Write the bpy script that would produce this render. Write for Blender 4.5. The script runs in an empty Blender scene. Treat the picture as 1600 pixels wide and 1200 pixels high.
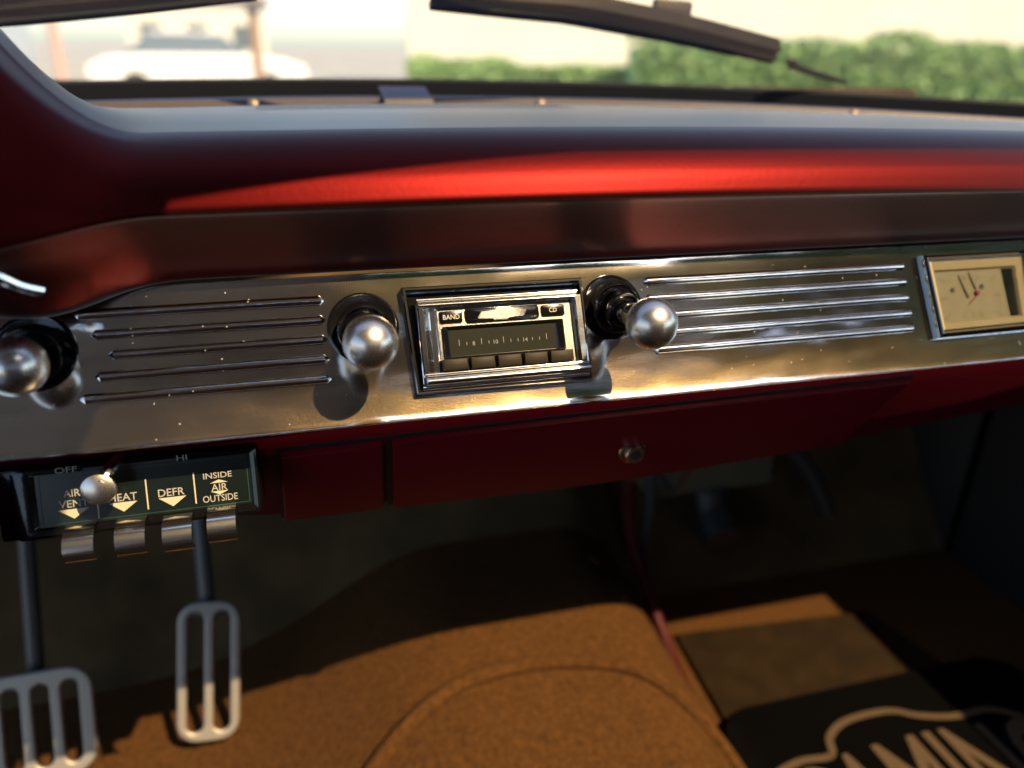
import bpy, bmesh, math, random
import numpy as np
from mathutils import Vector, Matrix
random.seed(7); np.random.seed(7)
S = bpy.context.scene
C = S.collection
R = math.radians

# ------------------------------------------------------------------ camera
cam = bpy.data.cameras.new('camera'); camo = bpy.data.objects.new('camera', cam); C.objects.link(camo); S.camera = camo
RW = ((0.96380945, 0.08862856, -0.25142855), (-0.26585514, 0.3896098, -0.88177392), (0.01980867, 0.91670561, 0.39907197))
mw = Matrix(RW).to_4x4(); mw.translation = (-0.12026753, -0.45446604, 0.17296381)
camo.matrix_world = mw
cam.sensor_width = 36; cam.lens = 27.0; cam.clip_start = 0.02; cam.clip_end = 2000
cam.dof.use_dof = True; cam.dof.focus_distance = 0.495; cam.dof.aperture_fstop = 2.9; cam.dof.aperture_blades = 0

# ------------------------------------------------------------------ light
SUN = Vector((0.33, -0.524, 0.785)).normalized()
w = bpy.data.worlds.new("World"); S.world = w; w.use_nodes = True
sky = w.node_tree.nodes.new('ShaderNodeTexSky'); sky.sky_type = 'NISHITA'; sky.sun_disc = False
sky.sun_elevation = math.asin(SUN.z); sky.sun_rotation = math.atan2(SUN.x, SUN.y)
sky.dust_density = 1.0; sky.air_density = 1.0
w.node_tree.links.new(sky.outputs[0], w.node_tree.nodes['Background'].inputs[0])
w.node_tree.nodes['Background'].inputs[1].default_value = 0.15
sl = bpy.data.lights.new('sun', 'SUN'); slo = bpy.data.objects.new('sun', sl); C.objects.link(slo)
sl.energy = 5.0; sl.angle = R(0.5); sl.color = (1.0, 0.72, 0.38)
slo.rotation_euler = SUN.to_track_quat('Z', 'Y').to_euler()
S.view_settings.view_transform = 'Standard'; S.view_settings.look = 'None'; S.view_settings.gamma = 1
S.view_settings.exposure = 1.4
S.render.engine = 'CYCLES'
try:
    S.cycles.caustics_reflective = False; S.cycles.caustics_refractive = False; S.cycles.max_bounces = 8; S.cycles.transparent_max_bounces = 12; S.cycles.glossy_bounces = 5
    S.cycles.sample_clamp_indirect = 6; S.cycles.use_denoising = True
except Exception: pass

# ------------------------------------------------------------------ materials
def mat(name, col, rough=.5, metal=0., bump=None, var=None, coat=0, spec=None, extra=None, coatr=.1, sheen=0):
    """bump=(scale,strength,detail[,stretch]) ; var=(scale,amount)"""
    m = bpy.data.materials.new(name); m.use_nodes = True
    nt = m.node_tree; b = nt.nodes['Principled BSDF']
    b.inputs['Base Color'].default_value = (*col, 1); b.inputs['Roughness'].default_value = rough; b.inputs['Metallic'].default_value = metal
    if coat: b.inputs['Coat Weight'].default_value = coat; b.inputs['Coat Roughness'].default_value = coatr
    if sheen: b.inputs['Sheen Weight'].default_value = sheen; b.inputs['Sheen Roughness'].default_value = .35; b.inputs['Sheen Tint'].default_value = (1, .93, .84, 1)
    if spec is not None: b.inputs['Specular IOR Level'].default_value = spec
    tc = nt.nodes.new('ShaderNodeTexCoord')
    def noise(scale, detail=4, stretch=None):
        n = nt.nodes.new('ShaderNodeTexNoise'); n.inputs['Scale'].default_value = scale; n.inputs['Detail'].default_value = detail
        if stretch:
            mp = nt.nodes.new('ShaderNodeMapping'); mp.inputs['Scale'].default_value = stretch
            nt.links.new(tc.outputs['Object'], mp.inputs[0]); nt.links.new(mp.outputs[0], n.inputs[0])
        else: nt.links.new(tc.outputs['Object'], n.inputs[0])
        return n
    if var:
        n = noise(var[0], 5, var[2] if len(var) > 2 else None)
        mx = nt.nodes.new('ShaderNodeMix'); mx.data_type = 'RGBA'; mx.blend_type = 'MIX'
        a = var[1]
        mx.inputs[6].default_value = (*[c*(1-a) for c in col], 1); mx.inputs[7].default_value = (*[min(1, c*(1+a)) for c in col], 1)
        rp = nt.nodes.new('ShaderNodeMapRange'); rp.inputs[1].default_value = .3; rp.inputs[2].default_value = .7
        nt.links.new(n.outputs[0], rp.inputs[0]); nt.links.new(rp.outputs[0], mx.inputs[0]); nt.links.new(mx.outputs[2], b.inputs['Base Color'])
    if bump:
        n = noise(bump[0], bump[2], bump[3] if len(bump) > 3 else None)
        bp = nt.nodes.new('ShaderNodeBump'); bp.inputs['Strength'].default_value = bump[1]; bp.inputs['Distance'].default_value = .002
        nt.links.new(n.outputs[0], bp.inputs['Height']); nt.links.new(bp.outputs[0], b.inputs['Normal'])
        if coat: pass
    if extra: extra(m, nt, b, tc, noise)
    return m

def chrome_extra(dust, rough2, scratch=True, wave=0.0, specks_and_glow=False):
    """polished metal with a fine film of scratches and dust: a second, rougher lobe mixed in by noise"""
    def f(m, nt, b, tc, noise):
        out = nt.nodes['Material Output']
        b2 = nt.nodes.new('ShaderNodeBsdfPrincipled')
        b2.inputs['Base Color'].default_value = b.inputs['Base Color'].default_value
        b2.inputs['Metallic'].default_value = 1
        if specks_and_glow: b2.inputs['Base Color'].default_value = (.80, .56, .28, 1)  # rough lobe tinted gold, standing in for sun glow on the ledge
        b2.inputs['Roughness'].default_value = rough2
        mx = nt.nodes.new('ShaderNodeMixShader')
        n1 = noise(900, 2); n2 = noise(18, 4)
        mr = nt.nodes.new('ShaderNodeMapRange'); mr.inputs[1].default_value = .5; mr.inputs[2].default_value = .75; mr.inputs[3].default_value = dust*.8; mr.inputs[4].default_value = min(1, dust*1.7)
        nt.links.new(n1.outputs[0], mr.inputs[0])
        ml = nt.nodes.new('ShaderNodeMath'); ml.operation = 'MULTIPLY'
        mr2 = nt.nodes.new('ShaderNodeMapRange'); mr2.inputs[1].default_value = .3; mr2.inputs[2].default_value = .7; mr2.inputs[3].default_value = .7; mr2.inputs[4].default_value = 1.25
        nt.links.new(n2.outputs[0], mr2.inputs[0])
        nt.links.new(mr.outputs[0], ml.inputs[0]); nt.links.new(mr2.outputs[0], ml.inputs[1])
        src = ml
        if specks_and_glow:      # dust and the painted gold sun glow grow towards the ledge at the foot
            sx = nt.nodes.new('ShaderNodeSeparateXYZ'); nt.links.new(tc.outputs['Object'], sx.inputs[0])
            m3 = nt.nodes.new('ShaderNodeMapRange'); m3.inputs[1].default_value = -.010; m3.inputs[2].default_value = -.030; m3.inputs[3].default_value = .30; m3.inputs[4].default_value = 1.7
            nt.links.new(sx.outputs[1], m3.inputs[0]); src = nt.nodes.new('ShaderNodeMath'); src.operation = 'MULTIPLY'
            nt.links.new(ml.outputs[0], src.inputs[0]); nt.links.new(m3.outputs[0], src.inputs[1])
        nt.links.new(src.outputs[0], mx.inputs[0])
        nt.links.new(b.outputs[0], mx.inputs[1]); nt.links.new(b2.outputs[0], mx.inputs[2]); nt.links.new(mx.outputs[0], out.inputs[0])
        # normals: long waves + hairline scratches
        nw = noise(9, 2, (1, 2.2, 1))
        bp = nt.nodes.new('ShaderNodeBump'); bp.inputs['Strength'].default_value = wave; bp.inputs['Distance'].default_value = .01
        nt.links.new(nw.outputs[0], bp.inputs['Height'])
        last = bp
        if scratch:
            ns = noise(160, 3, (1.0, 14, 1)); ns2 = noise(120, 3, (9, 1.5, 1))
            ad = nt.nodes.new('ShaderNodeMath'); ad.operation = 'ADD'
            nt.links.new(ns.outputs[0], ad.inputs[0]); nt.links.new(ns2.outputs[0], ad.inputs[1])
            b3 = nt.nodes.new('ShaderNodeBump'); b3.inputs['Strength'].default_value = .04; b3.inputs['Distance'].default_value = .0004
            nt.links.new(ad.outputs[0], b3.inputs['Height']); nt.links.new(bp.outputs[0], b3.inputs['Normal'])
            last = b3
            # sparkling grains in the rough lobe
            v = nt.nodes.new('ShaderNodeTexNoise'); v.inputs['Scale'].default_value = 1400; v.inputs['Detail'].default_value = 1
            nt.links.new(tc.outputs['Object'], v.inputs[0])
            b4 = nt.nodes.new('ShaderNodeBump'); b4.inputs['Strength'].default_value = .10; b4.inputs['Distance'].default_value = .0006
            nt.links.new(v.outputs[0], b4.inputs['Height']); nt.links.new(b3.outputs[0], b4.inputs['Normal']); nt.links.new(b4.outputs[0], b2.inputs['Normal'])
        nt.links.new(last.outputs[0], b.inputs['Normal'])
        if specks_and_glow:      # grains of dust lying on the metal
            vo = nt.nodes.new('ShaderNodeTexVoronoi'); vo.inputs['Scale'].default_value = 230; nt.links.new(tc.outputs['Object'], vo.inputs['Vector'])
            lt = nt.nodes.new('ShaderNodeMath'); lt.operation = 'LESS_THAN'; lt.inputs[1].default_value = .10; nt.links.new(vo.outputs['Distance'], lt.inputs[0])
            sp = nt.nodes.new('ShaderNodeSeparateColor'); nt.links.new(vo.outputs['Color'], sp.inputs[0])
            gt = nt.nodes.new('ShaderNodeMath'); gt.operation = 'GREATER_THAN'; gt.inputs[1].default_value = .80; nt.links.new(sp.outputs[0], gt.inputs[0])
            pr = nt.nodes.new('ShaderNodeMath'); pr.operation = 'MULTIPLY'; nt.links.new(lt.outputs[0], pr.inputs[0]); nt.links.new(gt.outputs[0], pr.inputs[1])
            df = nt.nodes.new('ShaderNodeBsdfDiffuse'); df.inputs[0].default_value = (.30, .29, .27, 1)
            m2 = nt.nodes.new('ShaderNodeMixShader'); nt.links.new(pr.outputs[0], m2.inputs[0]); nt.links.new(mx.outputs[0], m2.inputs[1]); nt.links.new(df.outputs[0], m2.inputs[2])
            nt.links.new(m2.outputs[0], out.inputs[0])
    return f

M = {}
M['paint'] = mat('satin_red_paint', (.046, .0012, .0012), .41, .95, bump=(260, .03, 3), sheen=.38)
M['door_paint'] = mat('red_door_paint', (.105, .0018, .0085), .42, .0, bump=(900, .05, 2), spec=.12)
M['chrome_panel'] = mat('panel_chrome', (.66, .67, .68), .08, 1., extra=chrome_extra(.045, .25, True, .22, True))
M['chrome'] = mat('bright_chrome', (.66, .66, .65), .06, 1., extra=chrome_extra(.10, .3, True, 0))
M['satin'] = mat('satin_silver', (.15, .15, .145), .36, 1., bump=(1500, .25, 2))
M['ball'] = mat('worn_chrome_ball', (.46, .44, .41), .27, 1., extra=chrome_extra(.22, .42, False, .0))
M['dark_chrome'] = mat('dark_chrome', (.16, .155, .15), .10, 1., extra=chrome_extra(.05, .3, False, 0))
M['black_gloss'] = mat('gloss_black', (.003, .003, .0035), .12, 0, bump=(400, .03, 2), spec=.35)
M['black'] = mat('matt_black', (.010, .010, .010), .6, 0, bump=(700, .1, 3))
M['button'] = mat('brown_black_plastic', (.012, .009, .005), .5, 0, bump=(900, .05, 2), spec=.12)
M['screen'] = mat('display_glass', (.014, .015, .011), .12, 0, spec=.6)
M['display_ink'] = mat('display_ink', (.09, .09, .075), .5)
M['print'] = mat('white_print', (.24, .235, .21), .5)
M['cream_print'] = mat('cream_print', (.36, .31, .22), .5)
M['heater_face'] = mat('green_black_face', (.0012, .004, .0035), .3)
M['green_line'] = mat('green_line', (.006, .03, .02), .4)
M['dial'] = mat('cream_dial', (.17, .145, .085), .5, var=(60, .05))
M['dial_frame'] = mat('cream_frame', (.24, .19, .10), .45)
M['dial_dark'] = mat('dial_dark_ink', (.035, .03, .02), .5)
M['hand_red'] = mat('dark_red_hand', (.16, .02, .02), .4)
M['rubber'] = mat('black_rubber', (.006, .007, .011), .6, 0, bump=(200, .1, 3), spec=.15)
M['garnish'] = mat('dark_red_trim', (.018, .004, .005), .45, .1, bump=(200, .05, 2))
M['screw'] = mat('brass_screw', (.80, .68, .46), .26, 1.)
M['carpet'] = mat('tan_carpet', (.048, .0205, .0050), .95, 0, bump=(520, 1.0, 4), var=(170, .35), spec=.1)
M['firewall'] = mat('firewall_pad', (.048, .030, .012), .9, 0, bump=(60, .5, 4), var=(12, .4), spec=.15)
M['heel'] = mat('brown_mat', (.0105, .0058, .0018), .95, 0, bump=(400, .7, 3), var=(30, .3), spec=.1)
M['mat'] = mat('black_mat', (.002, .002, .0022), .95, 0, bump=(500, .5, 3), spec=.0)
M['mat_ink'] = mat('tan_stitching', (.055, .037, .022), .9, 0, bump=(500, .8, 3), spec=.1)
M['screw_dull'] = mat('dull_screw', (.20, .15, .11), .5, .9)
M['pedal'] = mat('pedal_aluminium', (.27, .25, .22), .55, .8, bump=(300, .1, 3))
M['steel'] = mat('dull_steel', (.06, .06, .06), .5, .6, bump=(200, .1, 3))
M['hose'] = mat('red_hose', (.028, .0012, .0016), .6, 0, bump=(200, .1, 2), spec=.15)
M['cable'] = mat('black_cable', (.008, .009, .009), .55)
M['seat'] = mat('maroon_vinyl', (.05, .012, .01), .45, 0, bump=(300, .3, 4), var=(8, .2))
M['top_cloth'] = mat('brown_top_cloth', (.37, .35, .33), .9, 0, bump=(500, .5, 3), var=(5, .2))
M['inner_trim'] = mat('dark_trim', (.010, .008, .007), .7, 0, bump=(300, .3, 3))
M['leaf'] = mat('hedge_leaf', (.25, .40, .16), .6, 0, var=(3, .2))
M['tree_leaf'] = mat('tree_leaf', (.05, .085, .04), .5, 0, var=(1.2, .35))
M['bark'] = mat('bark', (.10, .075, .05), .9, 0, bump=(12, .8, 5), var=(6, .3))
M['asphalt'] = mat('pale_paving', (.30, .31, .31), .9, 0, bump=(60, .5, 5), var=(.6, .15))
M['grass'] = mat('grass_ground', (.10, .15, .05), .95, 0, bump=(20, .8, 5), var=(2, .3))
M['cream_wall'] = mat('cream_render', (.72, .69, .60), .9, 0, bump=(10, .2, 5), var=(.5, .05))
M['grey_wall'] = mat('blue_grey_wall', (.45, .52, .58), .9, 0, bump=(10, .2, 5), var=(.5, .1))
M['roof_tile'] = mat('roof_tile', (.30, .20, .14), .8, 0, var=(4, .2))
M['white_paint'] = mat('white_car_paint', (.78, .80, .82), .25, 0, coat=.5)
M['car_glass'] = mat('car_glass', (.10, .14, .17), .08, 0, spec=.8)
M['pink'] = mat('faded_red_post', (.52, .34, .29), .6)
M['tyre'] = mat('tyre', (.02, .02, .02), .8)

def glassmat(name, tint, refl=1.0):
    m = bpy.data.materials.new(name); m.use_nodes = True; nt = m.node_tree
    nt.nodes.remove(nt.nodes['Principled BSDF']); out = nt.nodes['Material Output']
    t = nt.nodes.new('ShaderNodeBsdfTransparent'); t.inputs[0].default_value = (*tint, 1)
    g = nt.nodes.new('ShaderNodeBsdfGlossy'); g.inputs['Roughness'].default_value = .02
    fr = nt.nodes.new('ShaderNodeFresnel'); fr.inputs[0].default_value = 1.45
    ml = nt.nodes.new('ShaderNodeMath'); ml.operation = 'MULTIPLY'; ml.inputs[1].default_value = refl
    mx = nt.nodes.new('ShaderNodeMixShader')
    nt.links.new(fr.outputs[0], ml.inputs[0]); nt.links.new(ml.outputs[0], mx.inputs[0]); nt.links.new(t.outputs[0], mx.inputs[1]); nt.links.new(g.outputs[0], mx.inputs[2]); nt.links.new(mx.outputs[0], out.inputs[0])
    return m
M['glass'] = glassmat('clear_glass', (.97, .98, .98), .6)
M['windscreen'] = glassmat('windscreen_glass', (.95, .98, .97), .35)
def dusty(m, amount):
    nt = m.node_tree; out = nt.nodes['Material Output']; src = out.inputs[0].links[0].from_socket
    d = nt.nodes.new('ShaderNodeBsdfDiffuse'); d.inputs[0].default_value = (.8, .8, .78, 1)
    t = nt.nodes.new('ShaderNodeBsdfTranslucent'); t.inputs[0].default_value = (.8, .8, .78, 1)
    a = nt.nodes.new('ShaderNodeMixShader'); a.inputs[0].default_value = .6; nt.links.new(d.outputs[0], a.inputs[1]); nt.links.new(t.outputs[0], a.inputs[2])
    b = nt.nodes.new('ShaderNodeMixShader'); n = nt.nodes.new('ShaderNodeTexNoise'); n.inputs['Scale'].default_value = 7; n.inputs['Detail'].default_value = 4
    r = nt.nodes.new('ShaderNodeMapRange'); r.inputs[1].default_value = .3; r.inputs[2].default_value = .7; r.inputs[3].default_value = amount*.7; r.inputs[4].default_value = amount*1.3
    tc = nt.nodes.new('ShaderNodeTexCoord'); nt.links.new(tc.outputs['Object'], n.inputs[0]); nt.links.new(n.outputs[0], r.inputs[0]); nt.links.new(r.outputs[0], b.inputs[0])
    nt.links.new(src, b.inputs[1]); nt.links.new(a.outputs[0], b.inputs[2]); nt.links.new(b.outputs[0], out.inputs[0])
dusty(M['windscreen'], .016)

# ------------------------------------------------------------------ helpers
def link(name, me, m, parent=None):
    o = bpy.data.objects.new(name, me); C.objects.link(o)
    if m is not None and len(me.materials) == 0: me.materials.append(m)
    if parent is not None: o.parent = parent
    return o
def obj(name, bm, m, parent=None, smooth=True, angle=28):
    me = bpy.data.meshes.new(name)
    bmesh.ops.recalc_face_normals(bm, faces=bm.faces)
    bm.to_mesh(me); bm.free()
    if smooth:
        me.polygons.foreach_set('use_smooth', [True]*len(me.polygons))
        me.set_sharp_from_angle(angle=R(angle))
    return link(name, me, m, parent)
def root(name, label, cat, mtx=None, group=None):
    o = bpy.data.objects.new(name, None); C.objects.link(o); o.empty_display_size = .02
    if mtx is not None: o.matrix_world = mtx
    o['label'] = label; o['category'] = cat
    if group: o['group'] = group
    return o
def tag(o, label=None, cat=None, group=None, kind=None):
    for k, v in (('label', label), ('category', cat), ('group', group), ('kind', kind)):
        if v: o[k] = v
    return o
def frame(tilt_deg, origin):
    """x along the dash, y up in the plane, z out of it towards the seat; the plane leans back by tilt_deg"""
    m = Matrix.Rotation(R(90-tilt_deg), 4, 'X'); m.translation = Vector(origin); return m

def bm_box(bm, x0, x1, y0, y1, z0, z1, bev=0, seg=2, mtx=None):
    r = bmesh.ops.create_cube(bm, size=1)
    vs = r['verts']
    for v in vs:
        v.co = Vector((x0+(v.co.x+.5)*(x1-x0), y0+(v.co.y+.5)*(y1-y0), z0+(v.co.z+.5)*(z1-z0)))
    if bev:
        es = list({e for v in vs for e in v.link_edges})
        r2 = bmesh.ops.bevel(bm, geom=es, offset=bev, segments=seg, affect='EDGES', profile=.5)
        vs = list({v for f in r2['faces'] for v in f.verts} | {v for v in vs if v.is_valid})
    if mtx is not None: bmesh.ops.transform(bm, matrix=mtx, verts=[v for v in vs if v.is_valid])
    return bm
def box(x0, x1, y0, y1, z0, z1, bev=0, seg=2):
    return bm_box(bmesh.new(), x0, x1, y0, y1, z0, z1, bev, seg)
def lathe(prof, n=48, caps=True, bm=None, mtx=None):
    """prof: [(r,z)] round the z axis"""
    bm = bm or bmesh.new(); rings = []; new = []
    for r, z in prof:
        if r < 1e-6: v = bm.verts.new((0, 0, z)); rings.append([v]); new.append(v)
        else:
            ring = [bm.verts.new((r*math.cos(2*math.pi*i/n), r*math.sin(2*math.pi*i/n), z)) for i in range(n)]
            rings.append(ring); new += ring
    for a, b in zip(rings, rings[1:]):
        if len(a) == 1 and len(b) == 1: continue
        for i in range(n):
            j = (i+1) % n
            if len(a) == 1: bm.faces.new((a[0], b[i], b[j]))
            elif len(b) == 1: bm.faces.new((a[i], b[0], a[j]))
            else: bm.faces.new((a[i], b[i], b[j], a[j]))
    if mtx is not None: bmesh.ops.transform(bm, matrix=mtx, verts=new)
    return bm
def tube(pts, r, n=10, bm=None, sub=6, taper=None):
    """smooth tube through pts (Catmull-Rom)"""
    bm = bm or bmesh.new()
    P = [Vector(p) for p in pts]; Q = []
    for i in range(len(P)-1):
        p0 = P[max(i-1, 0)]; p1 = P[i]; p2 = P[i+1]; p3 = P[min(i+2, len(P)-1)]
        for k in range(sub):
            t = k/sub
            Q.append(.5*((2*p1)+(p2-p0)*t+(2*p0-5*p1+4*p2-p3)*t*t+(3*p1-p0-3*p2+p3)*t**3))
    Q.append(P[-1]); prev = None; up = Vector((0.3, .2, 1)).normalized(); rings = []
    for i, q in enumerate(Q):
        d = (Q[min(i+1, len(Q)-1)]-Q[max(i-1, 0)]).normalized()
        a = d.cross(up)
        if a.length < 1e-4: a = d.cross(Vector((1, 0, 0)))
        a.normalize(); b = d.cross(a); rr = r if taper is None else r*(taper[0]+(taper[1]-taper[0])*i/(len(Q)-1))
        rings.append([bm.verts.new(q+a*rr*math.cos(2*math.pi*k/n)+b*rr*math.sin(2*math.pi*k/n)) for k in range(n)])
    for A, B in zip(rings, rings[1:]):
        for i in range(n): bm.faces.new((A[i], A[(i+1) % n], B[(i+1) % n], B[i]))
    bm.faces.new(rings[0][::-1]); bm.faces.new(rings[-1])
    return bm
def extrude_profile(prof, xs, closed=False, bm=None, caps=False):
    """prof(x)->[(y,z)] or list; swept along x"""
    bm = bm or bmesh.new(); rows = []
    for x in xs:
        p = prof(x) if callable(prof) else prof
        rows.append([bm.verts.new((x, a, b)) for a, b in p])
    for A, B in zip(rows, rows[1:]):
        m = len(A)
        for i in range(m if closed else m-1): bm.faces.new((A[i], A[(i+1) % m], B[(i+1) % m], B[i]))
    if caps: bm.faces.new(rows[0]); bm.faces.new(rows[-1][::-1])
    return bm
def prism(poly, z0, z1, bev=0, seg=2):
    bm = bmesh.new(); a = [bm.verts.new((x, y, z0)) for x, y in poly]; b = [bm.verts.new((x, y, z1)) for x, y in poly]; n = len(poly)
    bm.faces.new(a[::-1]); top = bm.faces.new(b)
    for i in range(n): bm.faces.new((a[i], a[(i+1) % n], b[(i+1) % n], b[i]))
    if bev: bmesh.ops.bevel(bm, geom=list(top.edges), offset=bev, segments=seg, affect='EDGES', profile=.5)
    return bm
def ring_prism(outer, inner, prof):
    """picture frame: prof [(t,z)], t=0 outer outline, t=1 inner outline"""
    bm = bmesh.new(); rows = []
    for t, z in prof:
        rows.append([bm.verts.new((o[0]+(i[0]-o[0])*t, o[1]+(i[1]-o[1])*t, z)) for o, i in zip(outer, inner)])
    n = len(outer)
    for A, B in zip(rows, rows[1:]):
        for i in range(n): bm.faces.new((A[i], A[(i+1) % n], B[(i+1) % n], B[i]))
    return bm
def rrect(x0, x1, y0, y1, r, k=5):
    o = []
    for cx, cy, a in ((x1-r, y1-r, 0), (x0+r, y1-r, 90), (x0+r, y0+r, 180), (x1-r, y0+r, 270)):
        for i in range(k+1): o.append((cx+r*math.cos(R(a+90*i/k)), cy+r*math.sin(R(a+90*i/k))))
    return o
def curve_mesh(cu):
    o = bpy.data.objects.new('tmp', cu); C.objects.link(o)
    me = bpy.data.meshes.new_from_object(o.evaluated_get(bpy.context.evaluated_depsgraph_get()))
    bpy.data.objects.remove(o); return me
def text(s, x, y, z, h, wd=None, bold=0.0, depth=.00015, shear=0):
    """mesh of a line of lettering centred on x,y in the local plane, cap height h, width wd"""
    cu = bpy.data.curves.new('lettering', 'FONT'); cu.body = s; cu.align_x = 'CENTER'; cu.align_y = 'CENTER'
    cu.size = 1; cu.extrude = 0; cu.offset = bold; cu.resolution_u = 3; cu.shear = shear
    me = curve_mesh(cu)
    xs = [v.co.x for v in me.vertices]; ys = [v.co.y for v in me.vertices]
    sx0, sx1, sy0, sy1 = min(xs), max(xs), min(ys), max(ys)
    ky = h/(sy1-sy0); kx = ky if wd is None else wd/(sx1-sx0)
    for v in me.vertices: v.co = Vector((x+(v.co.x-(sx0+sx1)/2)*kx, y+(v.co.y-(sy0+sy1)/2)*ky, z))
    return me
def join_flat(meshes, polys, z):
    bm = bmesh.new()
    for me in meshes: bm.from_mesh(me); bpy.data.meshes.remove(me)
    for p in polys: bm.faces.new([bm.verts.new((a, b, z)) for a, b in p])
    return bm
def shape2d(outlines, depth, bev=0, res=2):
    """filled flat shape with holes, thickness depth, rounded edges"""
    cu = bpy.data.curves.new('outline', 'CURVE'); cu.dimensions = '2D'; cu.fill_mode = 'BOTH'; cu.extrude = depth/2-bev; cu.bevel_depth = bev; cu.bevel_resolution = res
    for pts in outlines:
        s = cu.splines.new('POLY'); s.points.add(len(pts)-1); s.use_cyclic_u = True
        for p, (x, y) in zip(s.points, pts): p.co = (x, y, 0, 1)
    return curve_mesh(cu)
def struct(o): o['kind'] = 'structure'; return o

# ================================================================== the ground and what stands outside
bm = bmesh.new()
bmesh.ops.create_grid(bm, x_segments=2, y_segments=2, size=400); bmesh.ops.translate(bm, verts=bm.verts, vec=(0, 0, -1.06))
struct(obj('ground', bm, M['asphalt'], smooth=False))
bm = bmesh.new()
for v in ((1.0, 8.2), (60, 4.2), (60, 17), (1.0, 14.5)): bm.verts.new((v[0], v[1], -1.056))
bm.faces.new(bm.verts); struct(obj('grass_verge', bm, M['grass'], smooth=False))

def leaves(n, sampler, size, seed, flat=.35):
    rng = np.random.RandomState(seed)
    c = sampler(rng, n); n = len(c)
    d = rng.normal(size=(n, 3)); d /= np.linalg.norm(d, axis=1)[:, None]
    e = np.cross(d, rng.normal(size=(n, 3))); e /= np.linalg.norm(e, axis=1)[:, None]
    s = size*(.6+.8*rng.rand(n))[:, None]
    V = np.stack([c-d*s, c+e*s*flat, c+d*s, c-e*s*flat], 1).reshape(-1, 3)
    me = bpy.data.meshes.new('foliage'); me.from_pydata(V.tolist(), [], np.arange(n*4).reshape(n, 4).tolist()); return me
def hedge(name, a, b, depth, h, n, label, seed):
    a = Vector(a); b = Vector(b); L = (b-a).length; ang = math.atan2(b.y-a.y, b.x-a.x)
    mtx = Matrix.Translation(a) @ Matrix.Rotation(ang, 4, 'Z')
    r = root(name, label, 'hedge', mtx)
    def smp(rng, n):
        x = rng.rand(n)*L; u = rng.rand(n); y = np.where(u < .6, rng.normal(0, .06, n), rng.rand(n)*depth); z = rng.rand(n)**.8*h
        top = u > .75; z = np.where(top, h*(.97+.05*np.sin(x*2.1)+.04*np.sin(x*5.3+1))+rng.normal(0, .035, n), z)
        return np.stack([x, y, z], 1)
    link('foliage', leaves(n, smp, .06, seed), M['leaf'], r)
    obj('branch_core', box(0.05, L-.05, .10, depth-.06, 0, h*.92, .05), M['leaf'], r)
    return r
hedge('hedge', (4.3, 9.6, -1.056), (17, 6.4, -1.056), .9, 1.42, 26000, 'taller green clipped hedge on the right, in front of the cream building', 3)
hedge('hedge', (1.55, 11.2, -1.056), (5.2, 10.4, -1.056), .9, 1.02, 9000, 'low green hedge in the middle, beyond the wiper blade', 4)

# cream building behind the hedges
r = root('cream_building', 'long pale cream building standing behind the green hedges', 'building', Matrix.Translation((3.0, 21, -1.056)) @ Matrix.Rotation(R(-13), 4, 'Z'))
obj('wall', box(0, 46, 0, 9, 0, 6.5, .03, 1), M['cream_wall'], r, smooth=False)
obj('roof', prism([(-.4, -.5), (46.4, -.5), (46.4, 9.5), (-.4, 9.5)], 6.5, 6.8, .05), M['roof_tile'], r, smooth=False)
obj('plinth', box(-.04, 46.04, -.04, .2, 0, .45, .02, 1), M['grey_wall'], r, smooth=False)
wm = None
for i in range(9):
    x = 3+i*5
    f = ring_prism([(x, 3.0), (x+1.4, 3.0), (x+1.4, 4.6), (x, 4.6)], [(x+.1, 3.1), (x+1.3, 3.1), (x+1.3, 4.5), (x+.1, 4.5)], [(0, 0), (0, .05), (1, .05), (1, -.0)])
    fo = obj('window', f, M['white_paint'], r, smooth=False); fo.matrix_local = Matrix.Rotation(R(90), 4, 'X') 
    pb = bmesh.new(); pb.faces.new([pb.verts.new((a, b, .012)) for a, b in ((x+.1, 3.1), (x+1.3, 3.1), (x+1.3, 4.5), (x+.1, 4.5))])
    obj('pane', pb, M['car_glass'], fo, smooth=False)
# distant grey building on the left
def block(name, x, y, wx, wy, h, m, label, rows, cols):
    r = root(name, label, 'building', Matrix.Translation((x, y, -1.056)))
    obj('wall', box(0, wx, 0, wy, 0, h), m, r, smooth=False)
    obj('roof', box(-.3, wx+.3, -.3, wy+.3, h, h+.3, .04, 1), M['roof_tile'], r, smooth=False)
    me = None
    for i in range(cols):
        for j in range(rows):
            cx = wx*(i+.5)/cols; cz = 1.6+j*2.8
            o = obj('window', box(cx-.6, cx+.6, -.05, .06, cz-.7, cz+.7, .02, 1), M['car_glass'], r, smooth=False) if me is None else link('window', me, None, r)
            if me is None: me = o.data; ox, oz = cx, cz
            else: o.location = (cx-ox, 0, cz-oz)
block('grey_building', -25, 38, 13, 8, 5.2, M['grey_wall'], 'low blue grey building far off at the left edge', 1, 4)
block('pale_house', -9.0, 55, 8, 8, 3.6, M['cream_wall'], 'small pale house far behind the white parked car', 1, 3)
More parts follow.
